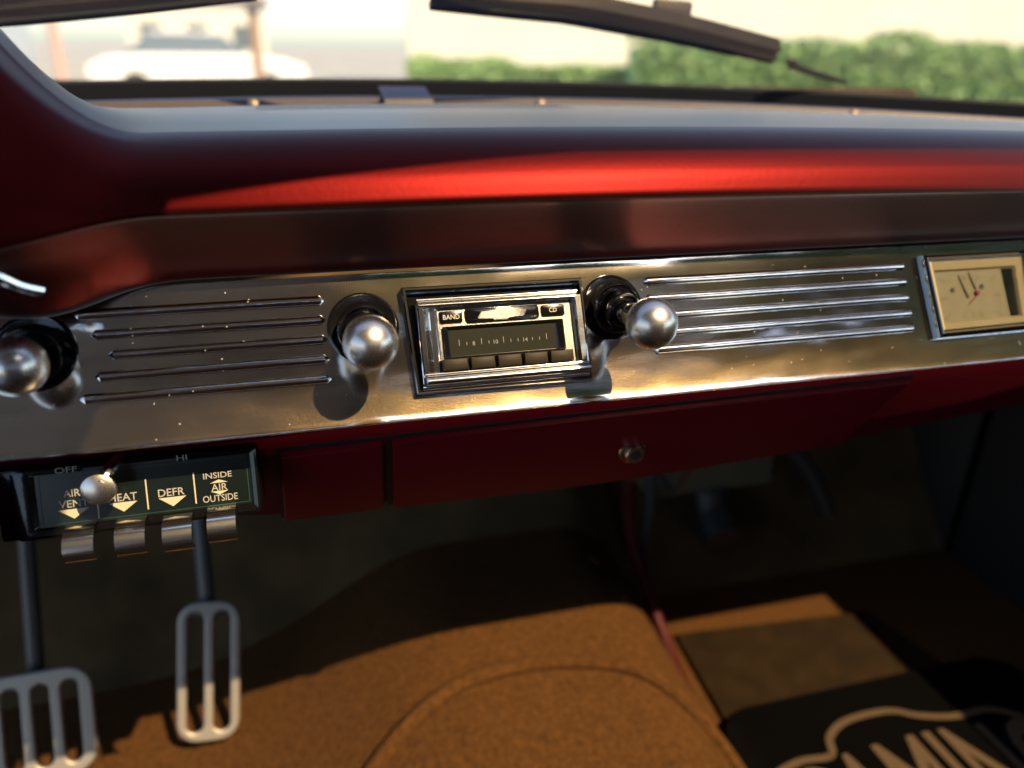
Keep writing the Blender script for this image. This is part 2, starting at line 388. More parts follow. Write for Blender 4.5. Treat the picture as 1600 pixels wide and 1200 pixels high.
# parked white car
def car(x, y, rz, label):
    r = root('parked_car', label, 'car', Matrix.Translation((x, y, -1.056)) @ Matrix.Rotation(R(rz), 4, 'Z'))
    side = [(-2.2, .35), (-2.25, .75), (-1.9, .92), (-1.2, 1.0), (1.0, 1.02), (1.75, .92), (2.2, .78), (2.25, .4)]
    bm = bmesh.new()
    def sweep(poly, hw, inset):
        rows = []
        for yy, s in ((-hw, inset), (-hw*.92, 0), (hw*.92, 0), (hw, inset)):
            rows.append([bm.verts.new((px, yy, pz-(s if pz > .6 else -s*.4))) for px, pz in poly])
        for A, B in zip(rows, rows[1:]):
            for i in range(len(A)): bm.faces.new((A[i], A[(i+1) % len(A)], B[(i+1) % len(B)], B[i]))
        bm.faces.new(rows[0]); bm.faces.new(rows[-1][::-1])
    sweep(side, .86, .07)
    obj('body', bm, M['white_paint'], r)
    bm = bmesh.new(); lo = [(-1.55, .98), (1.0, 1.0)]; hi = [(-1.0, 1.40), (.45, 1.42)]
    q = [[bm.verts.new((a, s*.78, b)) for a, b in lo]+[bm.verts.new((a, s*.62, b)) for a, b in hi[::-1]] for s in (-1, 1)]
    for i in range(4): bm.faces.new((q[0][i], q[0][(i+1) % 4], q[1][(i+1) % 4], q[1][i]))
    bm.faces.new(q[0][::-1]); bm.faces.new(q[1]); obj('cabin_glass', bm, M['car_glass'], r, smooth=False)
    obj('roof', box(-1.02, .47, -.64, .64, 1.39, 1.45, .03), M['white_paint'], r)
    for sx in (-1.35, 1.35):
        for sy in (-.80, .80):
            wh = lathe([(0, -.1), (.2, -.1), (.32, -.09), (.33, 0), (.32, .09), (.2, .1), (0, .1)], 24, mtx=Matrix.Translation((sx, sy, .33)) @ Matrix.Rotation(R(90), 4, 'X'))
            wo = obj('wheel', wh, M['tyre'], r)
            obj('rim', lathe([(0, -.108), (.19, -.106), (.2, -.09), (.2, .09), (.19, .106), (0, .108)], 20, mtx=Matrix.Translation((sx, sy, .33)) @ Matrix.Rotation(R(90), 4, 'X')), M['steel'], wo)
    return r
car(-1.9, 19.5, 8, 'white parked car far ahead, seen through the left half of the windscreen')
# posts and trees ahead
for x, y, lab in ((-4.3, 17.5, 'faded red post near the left edge, beyond the windscreen'), (-.55, 15.5, 'tan wooden post just right of the white parked car')):
    p = root('street_post', lab, 'post', Matrix.Translation((x, y, -1.056)))
    obj('pole', lathe([(.0, 0), (.13, 0), (.12, .1), (.10, .2), (.09, 1.75), (0, 1.75)], 16), M['pink' if x < -2 else 'roof_tile'], p)
    obj('cap', lathe([(0, 1.74), (.13, 1.75), (.12, 1.82), (0, 1.88)], 16), M['steel'], p)
def tree(x, y, h, rad, label, seed, n=9000, base=None, group=None):
    rng = np.random.RandomState(seed)
    r = root('tree', label, 'tree', Matrix.Translation((x, y, -1.056)), group)
    bm = tube([(0, 0, 0), (.08, .02, h*.25), (-.05, .06, h*.5), (.02, 0, h*.8)], .22*h/8, 10, taper=(1, .35))
    cl = []
    for k in range(9):
        a = rng.rand()*6.28; zz = h*(.42+.3*rng.rand()); L = rad*(.5+.4*rng.rand())
        e = (math.cos(a)*L, math.sin(a)*L, zz+L*.6); cl.append(e)
        tube([(0, 0, zz-.2*h*.3), (e[0]*.5, e[1]*.5, zz+L*.2), e], .07*h/8, 6, bm, taper=(1, .3))
    obj('trunk', bm, M['bark'], r)
    cl = np.array(cl+[(0, 0, h*.85), (rad*.3, 0, h*.72), (-rad*.3, .2, h*.7)])
    def smp(rng, n):
        i = rng.randint(len(cl), size=n); v = rng.normal(size=(n, 3)); v /= np.linalg.norm(v, axis=1)[:, None]
        rr = rad*.48*(.35+.65*rng.rand(n))[:, None]
        return cl[i]+v*rr*np.array([1, 1, .75])
    link('crown', leaves(n, smp, .22, seed+1, .5), M['tree_leaf'], r)
tree(-12, 34, 7.5, 3.0, 'leafy tree far off on the left, above the grey building', 11, 5000)
tree(2.6, -10.5, 11.6, 4.2, 'tall dense tree behind the car, straight back from the radio', 12, 16000)
tree(7.6, -9.2, 11.8, 4.2, 'tall dense tree behind the car on its right side', 13, 16000)
tree(12.0, -4.5, 10.5, 4.0, 'broad tree standing to the right of the car', 14, 16000)
tree(-3.0, -12, 11.5, 4.2, 'big tree behind the car, left of the seat', 15, 16000)
# ================================================================== car shell
def ws_base(x): return Vector((x, .5-.35*(x-.03)**2, .139-.028*(x-.05)**2))
def ws_head(x): return Vector((x*.92, -.244, .46))
def ws(x, s, out=0):
    b = ws_base(x); h = ws_head(x); p = b.lerp(h, s)
    n = Vector((0, (h-b).z, -(h-b).y)).normalized(); return p+n*out

r = root('windscreen', 'large clear curved windscreen above the red dashboard', 'windscreen')
bm = bmesh.new(); rows = []
xs = np.linspace(-.78, .94, 28)
for s in np.linspace(0.0, 1, 12): rows.append([bm.verts.new(ws(x, s)) for x in xs])
for A, B in zip(rows, rows[1:]):
    for i in range(len(xs)-1): bm.faces.new((A[i], A[i+1], B[i+1], B[i]))
obj('glass', bm, M['windscreen'], r)
# rubber seal along the foot of the glass
bm = bmesh.new(); rows = []
for x in np.linspace(-.78, .94, 40):
    b = ws_base(x); rows.append([bm.verts.new(b+Vector(o)) for o in ((0, .006, .0005), (0, -.004, .001), (0, -.007, -.002), (0, -.006, -.019), (0, .006, -.019))])
for A, B in zip(rows, rows[1:]):
    for i in range(5): bm.faces.new((A[i], A[(i+1) % 5], B[(i+1) % 5], B[i]))
obj('rubber_seal', bm, M['rubber'], r)
obj('header_rail', box(-.74, .86, -.231, -.10, .458, .50, .012), M['inner_trim'], r)

def wiper(name, pts, label, armpts, thick=1.0):
    r = root(name, label, 'wiper', None, 'windscreen wipers')
    P = [ws(x, s, .012) for x, s in pts]
    def strip(off0, off1, th, w0, w1):
        bm = bmesh.new(); rows = []
        n = 16
        for k in range(n+1):
            t = k/n*(len(P)-1); i = min(int(t), len(P)-2); p = P[i].lerp(P[i+1], t-i)
            d = (P[min(i+1, len(P)-1)]-P[i]).normalized(); nn = Vector((0, .40, .92)).normalized(); up = nn.cross(d).normalized()
            if up.z < 0: up = -up
            tt = k/n; tp = 1-.35*abs(2*tt-1)**2
            rows.append([bm.verts.new(p+up*(a*tp*thick)+nn*b) for a, b in ((off0, w0), (off1, w0), (off1, w1), (off0, w1))])
        for A, B in zip(rows, rows[1:]):
            for i in range(4): bm.faces.new((A[i], A[(i+1) % 4], B[(i+1) % 4], B[i]))
        bm.faces.new(rows[0][::-1]); bm.faces.new(rows[-1]); return bm
    obj('rubber_blade', strip(-.017, -.001, 0, -.011, -.004), M['rubber'], r, angle=25)
    obj('blade_holder', strip(-.006, .010, 0, -.004, .010), M['steel_dark'], r, angle=25)
    obj('arm', tube(armpts, .0055, 8), M['steel_dark'], r)
    m = P[len(P)//2]
    d = (P[1]-P[0]).normalized()
    bm = bm_box(bmesh.new(), -.022, .022, -.006, .006, -.006, .014, .003, 2, Matrix.Translation(m+Vector((0, .004, .01))) @ d.to_track_quat('X', 'Z').to_matrix().to_4x4())
    obj('arm_clip', bm, M['bronze'], r)
    return r
M['steel_dark'] = mat('dark_wiper_steel', (.007, .006, .005), .55, .0, bump=(150, .2, 3), var=(40, .4), spec=.12)
M['bronze'] = mat('weathered_clip', (.045, .033, .024), .5, .2, bump=(150, .2, 3))
wiper('wiper', [(.02, .218), (.165, .2005), (.285, .1605), (.425, .1005)], 'black wiper blade on the right, ending above the green hedge',
      [ws(.21, .197, .03), ws(.10, .262, .035), ws(-.03, .33, .034), ws(-.2, .42, .03)])
wiper('wiper', [(-.50, .118), (-.345, .156), (-.245, .187), (-.14, .222)], 'black wiper blade crossing the upper left corner of the windscreen',
      [ws(-.40, .185, .03), ws(-.27, .22, .035), ws(-.14, .27, .034), ws(.0, .33, .03)], .6)

r = root('washer_nozzle', 'small black nozzle at the foot of the windscreen on the right', 'nozzle')
obj('body', tube([ws(.462, .052, .014), ws(.485, .036, .013), ws(.54, .010, .010)], .006, 8, taper=(1, .5)), M['rubber'], r)
obj('jet', tube([ws(.462, .052, .014), ws(.455, .056, .016)], .0035, 8), M['steel_dark'], r)

r = root('car_hood', 'red car bonnet just showing beyond the foot of the windscreen', 'bonnet')
bm = bmesh.new(); rows = []
for y, z in ((.0, .0), (.3, -.012), (.7, -.045), (1.1, -.12), (1.3, -.22), (1.36, -.45)):
    rows.append([bm.verts.new((x*(1-.04*y), .53-.35*(x-.03)**2*(1-y/1.4)+y, .133-.05*(x-.05)**2+z)) for x in np.linspace(-.9, .96, 20)])
for A, B in zip(rows, rows[1:]):
    for i in range(19): bm.faces.new((A[i], A[i+1], B[i+1], B[i]))
obj('panel', bm, M['paint'], r)
obj('front_trim', tube([(-.84, 1.86, -.08), (0, 1.885, -.07), (.9, 1.86, -.08)], .015, 8), M['chrome'], r)

# floor, toe board, tunnel, firewall
def floor_h(x, y):
    z = -.60
    t = max(0, min(1, (y-.40)/.34)); z += .46*t**1.1               # toe board
    tx = abs(x-.085)/.235
    hump = .115*(1 if tx < .45 else max(0, 1-((tx-.45)/.55)**2)**.8 if tx < 1 else 0)
    if x < .085: hump = .115*math.exp(-.5*(max(0, .03-x)/.15)**2)
    hump *= 1+.5*max(0, min(1, (y-.05)/.5))
    return z+hump*(1-.7*t)
bm = bmesh.new(); X = np.linspace(-.74, .92, 84); Yv = np.linspace(-1.2, .74, 70); g = [[bm.verts.new((x, y, floor_h(x, y))) for x in X] for y in Yv]
for j in range(69):
    for i in range(83): bm.faces.new((g[j][i], g[j][i+1], g[j+1][i+1], g[j+1][i]))
struct(obj('floor', bm, M['carpet']))
fw = obj('firewall', box(-.76, .94, .735, .76, -.65, .125, .005), M['firewall']); tag(fw, 'dark padded firewall panel behind the pedals and dashboard', 'panel')
bm = bmesh.new(); rows = []
for s in np.linspace(0, 1, 14):
    y = .40+.335*s
    rows.append([bm.verts.new((x, y, floor_h(x, y)+.006)) for x in np.linspace(-.735, .90, 50)])
for A, B in zip(rows, rows[1:]):
    for i in range(49): bm.faces.new((A[i], A[i+1], B[i+1], B[i]))
tag(obj('toe_board_pad', bm, M['firewall']), 'dark brown padded toe board sloping up under the dashboard', 'toe board')
# seam ridge on the tunnel carpet
pts = []
for k in range(33):
    a = R(200-220*k/32); x = .075+.215*math.cos(a); y = .03+.155*math.sin(a); pts.append((x, y, floor_h(x, y)+.003))
tag(obj('tunnel_seam', tube(pts, .009, 8, sub=2), M['carpet']), 'curved raised seam in the tan carpet over the transmission tunnel', 'carpet seam')

def door_panel(x0, x1, label):
    r = root('passenger_door', label, 'door')  # the passenger car door seen from inside, no fixed wall
    obj('inner_panel', box(x0, x1, -1.15, .42, -.62, .03, .02), M['inner_trim'], r)
    xi = x0 if x0 > 0 else x1; s = -1 if x0 > 0 else 1
    obj('armrest', box(min(xi, xi+s*.06), max(xi, xi+s*.06), -.85, -.30, -.17, -.10, .015), M['seat'], r)
    obj('sill_cap', box(x0-.005, x1+.005, -1.15, .42, .03, .055, .01), M['paint'], r)
door_panel(.90, .97, 'dark inner panel of the passenger door at the right')
for s in (-1, 1):
    xx = .93 if s > 0 else -.76
    kp = obj('kick_panel', box(min(xx, xx-.03*s), max(xx, xx-.03*s), .38, .74, -.62, .10, .004), M['inner_trim'])
    tag(kp, 'dark kick panel closing the footwell on the %s side' % ('right' if s > 0 else 'left'), 'kick panel')

r = root('bench_seat', 'maroon vinyl bench seat facing the dashboard', 'seat', Matrix.Translation((0.03, 0, 0)))
obj('seat_cushion', box(-.68, .68, -1.12, -.60, -.45, -.27, .06, 4), M['seat'], r)
obj('backrest', bm_box(bmesh.new(), -.68, .68, -.07, .07, -.3, .34, .05, 4, Matrix.Translation((0, -1.14, .0)) @ Matrix.Rotation(R(-12), 4, 'X')), M['seat'], r)
r = root('added_car_roof', 'unseen car roof with brown cloth lining and a wide open hatch above the dashboard, added to shape the light', 'roof')  # unseen roof, added to cut sky light and shape the sun
def slab(x0, x1, y0, y1):
    bm = bmesh.new(); rows = []
    zf = lambda x, y: .470-.035*(x-.03)**2-.04*(y+.6)**2
    for x in np.linspace(x0, x1, 12):
        ys = np.linspace(y0, y1, 10)
        rows.append([bm.verts.new((x, y, zf(x, y))) for y in ys]+[bm.verts.new((x, y, zf(x, y)+.03)) for y in ys[::-1]])
    for A, B in zip(rows, rows[1:]):
        n = len(A)
        for i in range(n): bm.faces.new((A[i], A[(i+1) % n], B[(i+1) % n], B[i]))
    bm.faces.new(rows[0]); bm.faces.new(rows[-1][::-1]); return bm
obj('added_headliner', slab(-.70, -.04, -1.30, -.232), M['top_cloth'], r)
obj('added_headliner', slab(-.039, .64, -1.30, -.63), M['top_cloth'], r)
cr = [(-.04, -.2305)]+[(x_, -.2310-.034*((.24-x_)/.28)**1.4) for x_ in np.linspace(-.04, .24, 12)]
obj('added_headliner', prism(cr, .4700, .494), M['top_cloth'], r, smooth=False)  # unseen corner piece added to taper the sun glow on the dash
obj('added_hatch_rim', tube([(-.038, -.24, .465), (-.038, -.63, .466), (.22, -.632, .464), (.64, -.63, .452)], .010, 8, sub=3), M['inner_trim'], r)
for yb_ in (-.72, -.92, -1.12): obj('added_roof_bow', tube([(-.66, yb_, .438), (-.3, yb_, .452), (.03, yb_, .456), (.36, yb_, .452), (.62, yb_, .440)], .009, 8, sub=3), M['satin'], r)  # unseen bows added to vary the reflections in the chrome
obj('roof_pillar', box(-.74, -.66, -1.34, -1.24, .09, .46, .02), M['inner_trim'], r)
obj('roof_pillar', box(.64, .74, -1.34, -1.24, .09, .46, .02), M['inner_trim'], r)

# ================================================================== dashboard
dash = root('dashboard', 'satin dark red dashboard with polished chrome trim panel across the car', 'dashboard')
def hpod(x):
    if x > -.198: return 0
    if x > -.275: return 13.5*(x+.198)**2
    h0 = 13.5*.077**2; d = (-.275-x); return h0+.075*(1-math.exp(-d*27))
def sstep(a, b, x): t = max(0, min(1, (x-a)/(b-a))); return t*t*(3-2*t)
def pad_prof(x):
    yf = .27-.35*(x-.03)**2; zc = -.034*(x-.05)**2; h = hpod(x); t = sstep(-.20, -.30, x) if False else (0 if x > -.19 else sstep(0, 1, (-.19-x)/.10))
    k = .030*t
    dip = .013*math.exp(-((x+.255)/.035)**2)+(.0 if x > -.26 else .0)
    P = []
    roll = []
    yy, zz = -.0152, .0935; n = 12
    for q in range(n+1):
        roll.append((yy, zz, sstep(0, .8, q/n))); e = R(24+64*((q+.5)/n)**1.15); yy += math.sin(e)*.063/n; zz += math.cos(e)*.063/n
    top = [(yf, .1175, .02), (yf, .1262, .03), (yf-.006, .1270, .04), (.15, zz+.0004, .22), (.095, zz+.0010, .55), (yy+.022, zz+.0006, .85)]
    for yy, zz, wh in top+roll[::-1]+[(-.0142, .0905, 0), (-.0105, .0870, 0), (-.004, .0795, 0), (.004, .0690, 0), (.012, .0580, 0), (.019, .0500, 0), (.0228, .0440, 0), (.032, .0440, 0)]:
        z = zz+h*wh + (zc if zz > .09 else 0)
        y = yy - k*(1 if -.02 < yy < .02 and zz < .128 else .5 if zz < .131 and yy < .04 else .0)
        if zz < .075: z -= dip*(.0725-zz)/.025 if zz > .0475 else dip
        if zz < .095 and zz > .0475: z -= .010*t*(1 if zz > .07 else .5)
        P.append((y, z))
    return P
xs = list(np.linspace(-.46, -.17, 50))+list(np.linspace(-.155, .96, 66))
# smooth the profile with Catmull-Rom between the control points
def dense(P, k=4):
    P = [Vector((a, b)) for a, b in P]; Q = []
    for i in range(len(P)-1):
        p0 = P[max(i-1, 0)]; p1 = P[i]; p2 = P[i+1]; p3 = P[min(i+2, len(P)-1)]
        for j in range(k):
            t = j/k; q = .5*((2*p1)+(p2-p0)*t+(2*p0-5*p1+4*p2-p3)*t*t+(3*p1-p0-3*p2+p3)*t**3); Q.append((q.x, q.y))
    Q.append(tuple(P[-1])); return Q
obj('dash_pad', extrude_profile(lambda x: dense(pad_prof(x), 3), xs), M['paint'], dash, angle=60)

# strip between the pad and the glass, with its screws and clip
bm = bmesh.new(); rows = []
for x in np.linspace(-.46, .96, 54):
    yf = .27-.35*(x-.03)**2; yb = ws_base(x).y-.012; z = -.03*(x-.05)**2
    rows.append([bm.verts.new((x, a, b+z)) for a, b in ((yf+.001, .1165), (yf+.06, .1175), (yb-.09, .1185), (yb-.085, .1245), (yb-.07, .1255), (yb-.055, .1245), (yb-.05, .119), (yb, .119))])
for A, B in zip(rows, rows[1:]):
    for i in range(7): bm.faces.new((A[i], A[i+1], B[i+1], B[i]))
obj('garnish_strip', bm, M['garnish'], dash)
def on_strip(x, k): yb = ws_base(x).y-.012; return Vector((x, yb-k, -.03*(x-.05)**2))
sc = lathe([(0, .0035), (.0025, .0033), (.0045, .0022), (.0052, .0005), (.0052, -.002)], 14)
first = None
for x in (-.151, -.003, .145, .49):
    o = obj('screw', sc, M['screw_dull'], dash) if first is None else link('screw', first, None, dash)
    first = o.data; p = on_strip(x, .098); o.location = (p.x, p.y, p.z+.1205); o.rotation_euler = (R(55), 0, 0); o.scale = (1.15,)*3
p = on_strip(-.003, .09)
obj('mirror_clip', extrude_profile([(p.y-.025, .118), (p.y-.022, .1245), (p.y+.03, .1345), (p.y+.032, .1335), (p.y-.018, .1225), (p.y-.016, .118)], [-.024, .026], closed=True, caps=True), M['garnish'], dash)
# defroster grille: fine perforations in the shelf
bm = bmesh.new()
for j in range(9):
    for i in range(70):
        x = -.142+i*.0037+(.0018 if j % 2 else 0); yf = .27-.35*(x-.03)**2; y = yf-.012-j*.0075; z = .1276-.034*(x-.05)**2+.0003*j/2+.0004
        bmesh.ops.create_circle(bm, cap_ends=True, segments=6, radius=.0015, matrix=Matrix.Translation((x, y, z)))
g = obj('defroster_grille', bm, M['black'], dash, smooth=False); g['kind'] = 'stuff'

# chrome panel in its own leaning frame
PF = frame(28, (0, 0, 0))
def panel_prof():
    p = [(.046, -.006), (.0476, -.004), (.0480, -.0015), (.0474, 0), (.0455, .0002)]
    p += [(v, 0.0002) for v in (.03, .01, -.010, -.0165)]
    a = 0; v, wz = -.0165, .0002
    for k in range(8): a = R(9)*(k+1)/8; v -= .00372*math.cos(a); wz += .00372*math.sin(a); p.append((v, wz))
    for k in range(1, 8):
        a = R(9+22*k); v -= .00075*math.cos(a); wz += .00075*math.sin(a)*(1 if k < 4 else 1); p.append((v, wz - (0.0006*k if k > 3 else 0)))
    p += [(p[-1][0]+.001, -.006)]
    return p
pp = panel_prof(); LIP = min(a for a, b in pp)
def panel_u(u):
    d = .013*math.exp(-((u+.262)/.035)**2)
    return [(v-(d if v > .044 else 0), wv) for v, wv in pp]
xsP = list(np.linspace(-.45, -.15, 30))+list(np.linspace(-.13, .4385, 25))
panel = obj('trim_panel', extrude_profile(panel_u, xsP), M['chrome_panel'], dash, angle=50); panel.matrix_local = PF
p2 = obj('trim_panel_end', extrude_profile([(v, wv+.0012) for v, wv in pp], list(np.linspace(.4395, .95, 12))), M['chrome_panel'], dash, angle=50); p2.matrix_local = PF
def rib(u0, u1, v):
    bm = bmesh.new(); rows = []; n = 7; h = .0030; hw = .0031
    for k in range(13):
        t = k/12; u = u0+(u1-u0)*(0 if k == 0 else t); 
        rows.append([bm.verts.new((u, v+hw*math.cos(math.pi*i/n)*1.0, .0002+h*math.sin(math.pi*i/n)-(.0004 if i in (0, n) else 0))) for i in range(n+1)])
    # rounded ends
    for rw, d in ((rows[0], -1), (rows[-1], 1)):
        c = bm.verts.new((rw[0].co.x+d*hw*1.1, v, -.0002))
        for i in range(n): bm.faces.new((rw[i], rw[i+1], c))
    for A, B in zip(rows, rows[1:]):
        for i in range(n): bm.faces.new((A[i], A[i+1], B[i+1], B[i]))
    return bm
for v, a in zip((.0324, .0202, .0080, -.0042, -.0164), (-.2455, -.2370, -.2285, -.2365, -.2450)): obj('rib', rib(a, -.1112, v), M['chrome_panel'], panel)
for v in (.0320, .0200, .0080, -.0040, -.0155): obj('rib', rib(.1080+(.002 if v < 0 else 0), .3180+(.001 if v < 0 else 0), v), M['chrome_panel'], panel)

# pod trim ring at the left
obj('pod_trim_ring', tube([(-.42, -.05, .150), (-.36, -.052, .125), (-.31, -.052, .098), (-.2685, -.045, .0735), (-.2560, -.037, .0620), (-.2480, -.030, .0565)], .0032, 10), M['chrome'], dash)

# lower rail with the two red doors
LF = frame(-31, (0, .006, -.0525))
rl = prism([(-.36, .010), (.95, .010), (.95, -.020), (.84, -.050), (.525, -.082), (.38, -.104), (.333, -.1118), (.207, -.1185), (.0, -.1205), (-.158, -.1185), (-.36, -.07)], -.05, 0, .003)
M['rail_paint_shaded'] = mat('shaded_red_rail_paint', (.055, .0015, .006), .5, 0, bump=(900, .05, 2), spec=.08)  # door red painted darker, standing in for shade on the rail
rail = obj('lower_rail', rl, M['rail_paint_shaded'], dash); rail.matrix_local = LF
dr = obj('glove_box_door', prism([(-.0705, -.0240), (.0386, -.0207), (.3500, -.0157), (.335, -.1105), (.207, -.1190), (.134, -.1240), (.05, -.1238), (-.0670, -.1225)], -.004, .0052, .0022, 3), M['door_paint'], dash); dr.matrix_local = LF
gp = obj('door_gap', prism([(-.0745, -.0195), (.354, -.0110), (.339, -.1120), (.207, -.1215), (.134, -.1255), (.05, -.1258), (-.0715, -.1245)], .0002, .0006), M['black'], dash, smooth=False); gp.matrix_local = LF
ad = obj('ashtray_door', prism([(-.1447, -.0260), (-.0780, -.0244), (-.0745, -.1190), (-.1490, -.1196)], -.004, .0060, .0022, 3), M['door_paint'], dash); ad.matrix_local = LF
g2 = obj('door_gap', prism([(-.1475, -.0215), (-.0765, -.0200), (-.0730, -.1215), (-.1520, -.1222)], .0002, .0006), M['black'], dash, smooth=False); g2.matrix_local = LF
lk = obj('lock', lathe([(.0, .0054), (.0108, .0054), (.0113, .0064), (.0108, .0077), (.0093, .0084), (.0086, .0073), (.0082, .0070), (.0079, .0120), (.0073, .0131), (0, .0131)], 32), M['screw'], dr); lk.location = (.1209, -.0751, 0); lk.rotation_euler = (R(-24), 0, 0)
obj('keyhole', lathe([(.0046, .0131), (.0044, .0136), (0, .0136)], 20), M['black'], lk, smooth=False)
obj('lock_groove', lathe([(.0093, .0079), (.0090, .0086), (.0082, .0086), (.0080, .0079)], 28), M['black'], lk, smooth=False)

# ================================================================== round control knobs
def knob(base, t_ball, label, dark):
    r = root('control_knob', label, 'knob', frame(28, base), 'round chrome knobs on the dashboard panel')
    ax = Matrix.Rotation(R(28-8.4), 4, 'X')          # the shaft is nearly level while the panel leans back
    obj('escutcheon', lathe([(.0222, .0004), (.0220, .0012), (.0208, .0016), (.0195, .0011), (.0, .0009)], 56), M['black_gloss'], r)
    c = obj('collar', lathe([(.0158, -.004), (.0160, .006), (.0166, .0075), (.0166, .0105), (.0158, .0118), (.0145, .0118), (.0138, .0095), (.0128, .0095), (.0124, .020), (.0128, .0215), (.0124, .0235), (.0112, .0240), (.0100, .0222), (.0086, .0222), (.0082, .034), (0, .034)], 56), M[dark], r); c.matrix_local = ax
    s = obj('shaft', lathe([(.0078, .018), (.0074, t_ball*.62), (.0066, t_ball*.75), (.0060, t_ball)], 32), M['chrome'], r); s.matrix_local = ax
    bp = [(0.0158*math.sin(math.pi*k/28) if 0 < k < 28 else 0, t_ball-.0158*math.cos(math.pi*k/28)) for k in range(29)]
    b = obj('ball', lathe(bp, 56), M['ball'], r); b.matrix_local = ax
    return r
def PW(u, v): return (u, v*.46947, v*.88295)
knob(PW(-.0860, .0137), .047, 'round chrome ball knob just left of the radio', 'black_gloss')
knob(PW(.0803, .0160), .063, 'long chrome ball knob just right of the radio, beside the right ribs', 'dark_chrome')
knob(PW(-.2690, .0125), .034, 'blurred chrome ball knob at the left edge, left of the ribs', 'black_gloss')

# ================================================================== radio
rad = root('car_radio', 'chrome fronted push button car radio in the middle of the dashboard', 'radio', PF)
O = [(-.0610, .0362), (.0588, .0362), (.0585, -.0322), (-.0575, -.0312)]
I = [(-.0580, .0335), (.0562, .0335), (.0560, -.0290), (-.0548, -.0285)]
obj('bezel', ring_prism(O, I, [(0, -.002), (0, .0065), (.25, .0075), (.75, .0075), (1, .0065), (1, .0008)]), M['dark_chrome'], rad, angle=30)
obj('recess', prism([(a*.985, b*.985) for a, b in I], .0004, .0012), M['black_gloss'], rad, smooth=False)
def bar(u0, u1, v, wz, rv, rw, n=10):
    bm = extrude_profile([(v+rv*math.cos(2*math.pi*k/n), wz+rw*math.sin(2*math.pi*k/n)) for k in range(n)], np.linspace(u0, u1, 5), closed=True, caps=True); return bm
nose = obj('nose_plate', box(-.0535, .0530, -.0262, .0250, .0012, .0085, .0012), M['chrome'], rad)
for nm, a in (('top_moulding', bar(-.0530, .0525, .0265, .0085, .0022, .0040)), ('top_moulding', bar(-.0520, .0528, .0228, .0118, .0017, .0030)), ('bottom_moulding', bar(-.0525, .0548, -.0205, .0115, .0014, .0030)), ('bottom_moulding', bar(-.0510, .0560, -.0246, .0090, .0030, .0056, 14)), ('bottom_moulding', bar(-.0535, .0560, -.0280, .0060, .0020, .0040))):
    obj(nm, a, M['chrome'], rad, angle=70)
obj('side_moulding', extrude_profile([(-.0530, .006), (-.0525, .0135), (-.0500, .0140), (-.0490, .0125), (-.0455, .0100), (-.0425, .0105), (-.0400, .0092), (-.0400, .006)], [-.0205, .0225], closed=True, caps=True), M['chrome'], rad, angle=35).matrix_local = Matrix(((0, 1, 0, 0), (1, 0, 0, 0), (0, 0, 1, 0), (0, 0, 0, 1)))
obj('side_moulding', extrude_profile([(.0478, .006), (.0482, .0120), (.0500, .0150), (.0535, .0150), (.0552, .0130), (.0555, .006)], [-.0205, .0235], closed=True, caps=True), M['chrome'], rad, angle=35).matrix_local = Matrix(((0, 1, 0, 0), (1, 0, 0, 0), (0, 0, 1, 0), (0, 0, 0, 1)))
obj('faceplate', prism(rrect(-.0415, .0472, -.0195, .0213, .001), .0080, .0096, .0003), M['satin'], rad)
b = obj('band_button', prism(rrect(-.0395, -.0250, .0112, .0188, .0010), .0090, .0106, .0004), M['black_gloss'], rad)
obj('lettering', join_flat([text('BAND', -.0320, .0150, .01072, .0030, .0106, .012)], [], 0), M['print'], b, smooth=False)
b = obj('disc_button', prism(rrect(.0274, .0430, .0113, .0187, .0010), .0090, .0106, .0004), M['black_gloss'], rad)
obj('lettering', join_flat([text('CD', .0352, .0152, .01072, .0029, .0052, .012)], [], 0), M['print'], b, smooth=False)
b = obj('emblem_slot', prism(rrect(-.0232, .0257, .0102, .0198, .0022), .0090, .0102, .0004), M['black_gloss'], rad)
cx, cy = .0012, .0150
obj('cross_emblem', prism([(cx-.0170, cy-.0024), (cx-.0058, cy-.0024), (cx-.0062, cy-.0042), (cx+.0034, cy-.0042), (cx+.0038, cy-.0024), (cx+.0140, cy-.0024), (cx+.0170, cy+.0022), (cx+.0052, cy+.0022), (cx+.0056, cy+.0044), (cx-.0040, cy+.0044), (cx-.0044, cy+.0022), (cx-.0138, cy+.0022)], .0102, .0110, .0003), M['satin'], b)
ds = obj('display', ring_prism(rrect(-.0387, .0412, -.0113, .0090, .0012), rrect(-.0345, .0355, -.0100, .0066, .0005), [(0, .0090), (0, .0112), (.2, .0116), (.8, .0108), (1, .0098)]), M['black_gloss'], rad)
obj('screen', prism(rrect(-.0350, .0360, -.0103, .0069, .0004), .0090, .0099), M['screen'], ds, smooth=False)
tk = []
for i in range(13):
    x = -.0285+i*.0048; h = .0038 if i % 3 == 0 else .0020
    if i in (2, 5, 9): continue
    tk.append([(x-.00018, -.0035), (x+.00018, -.0035), (x+.00018, -.0035+h), (x-.00018, -.0035+h)])
obj('scale_marks', join_flat([text('8', -.0192, -.0026, .01, .0026, None, .0), text('10', -.0048, -.0026, .01, .0026), text('14', .0148, -.0026, .01, .0026)], tk, .01), M['display_ink'], ds, smooth=False)
first = None
for i in range(5):
    u = -.0408+i*.01735
    o = obj('preset_button', prism([(0, -.0066), (.0155, -.0066), (.0155, .0006), (0, .0006)], .0090, .0165, .0008), M['button'], rad) if first is None else link('preset_button', first, None, rad)
    first = o.data; o.location = (u, -.0125, 0)

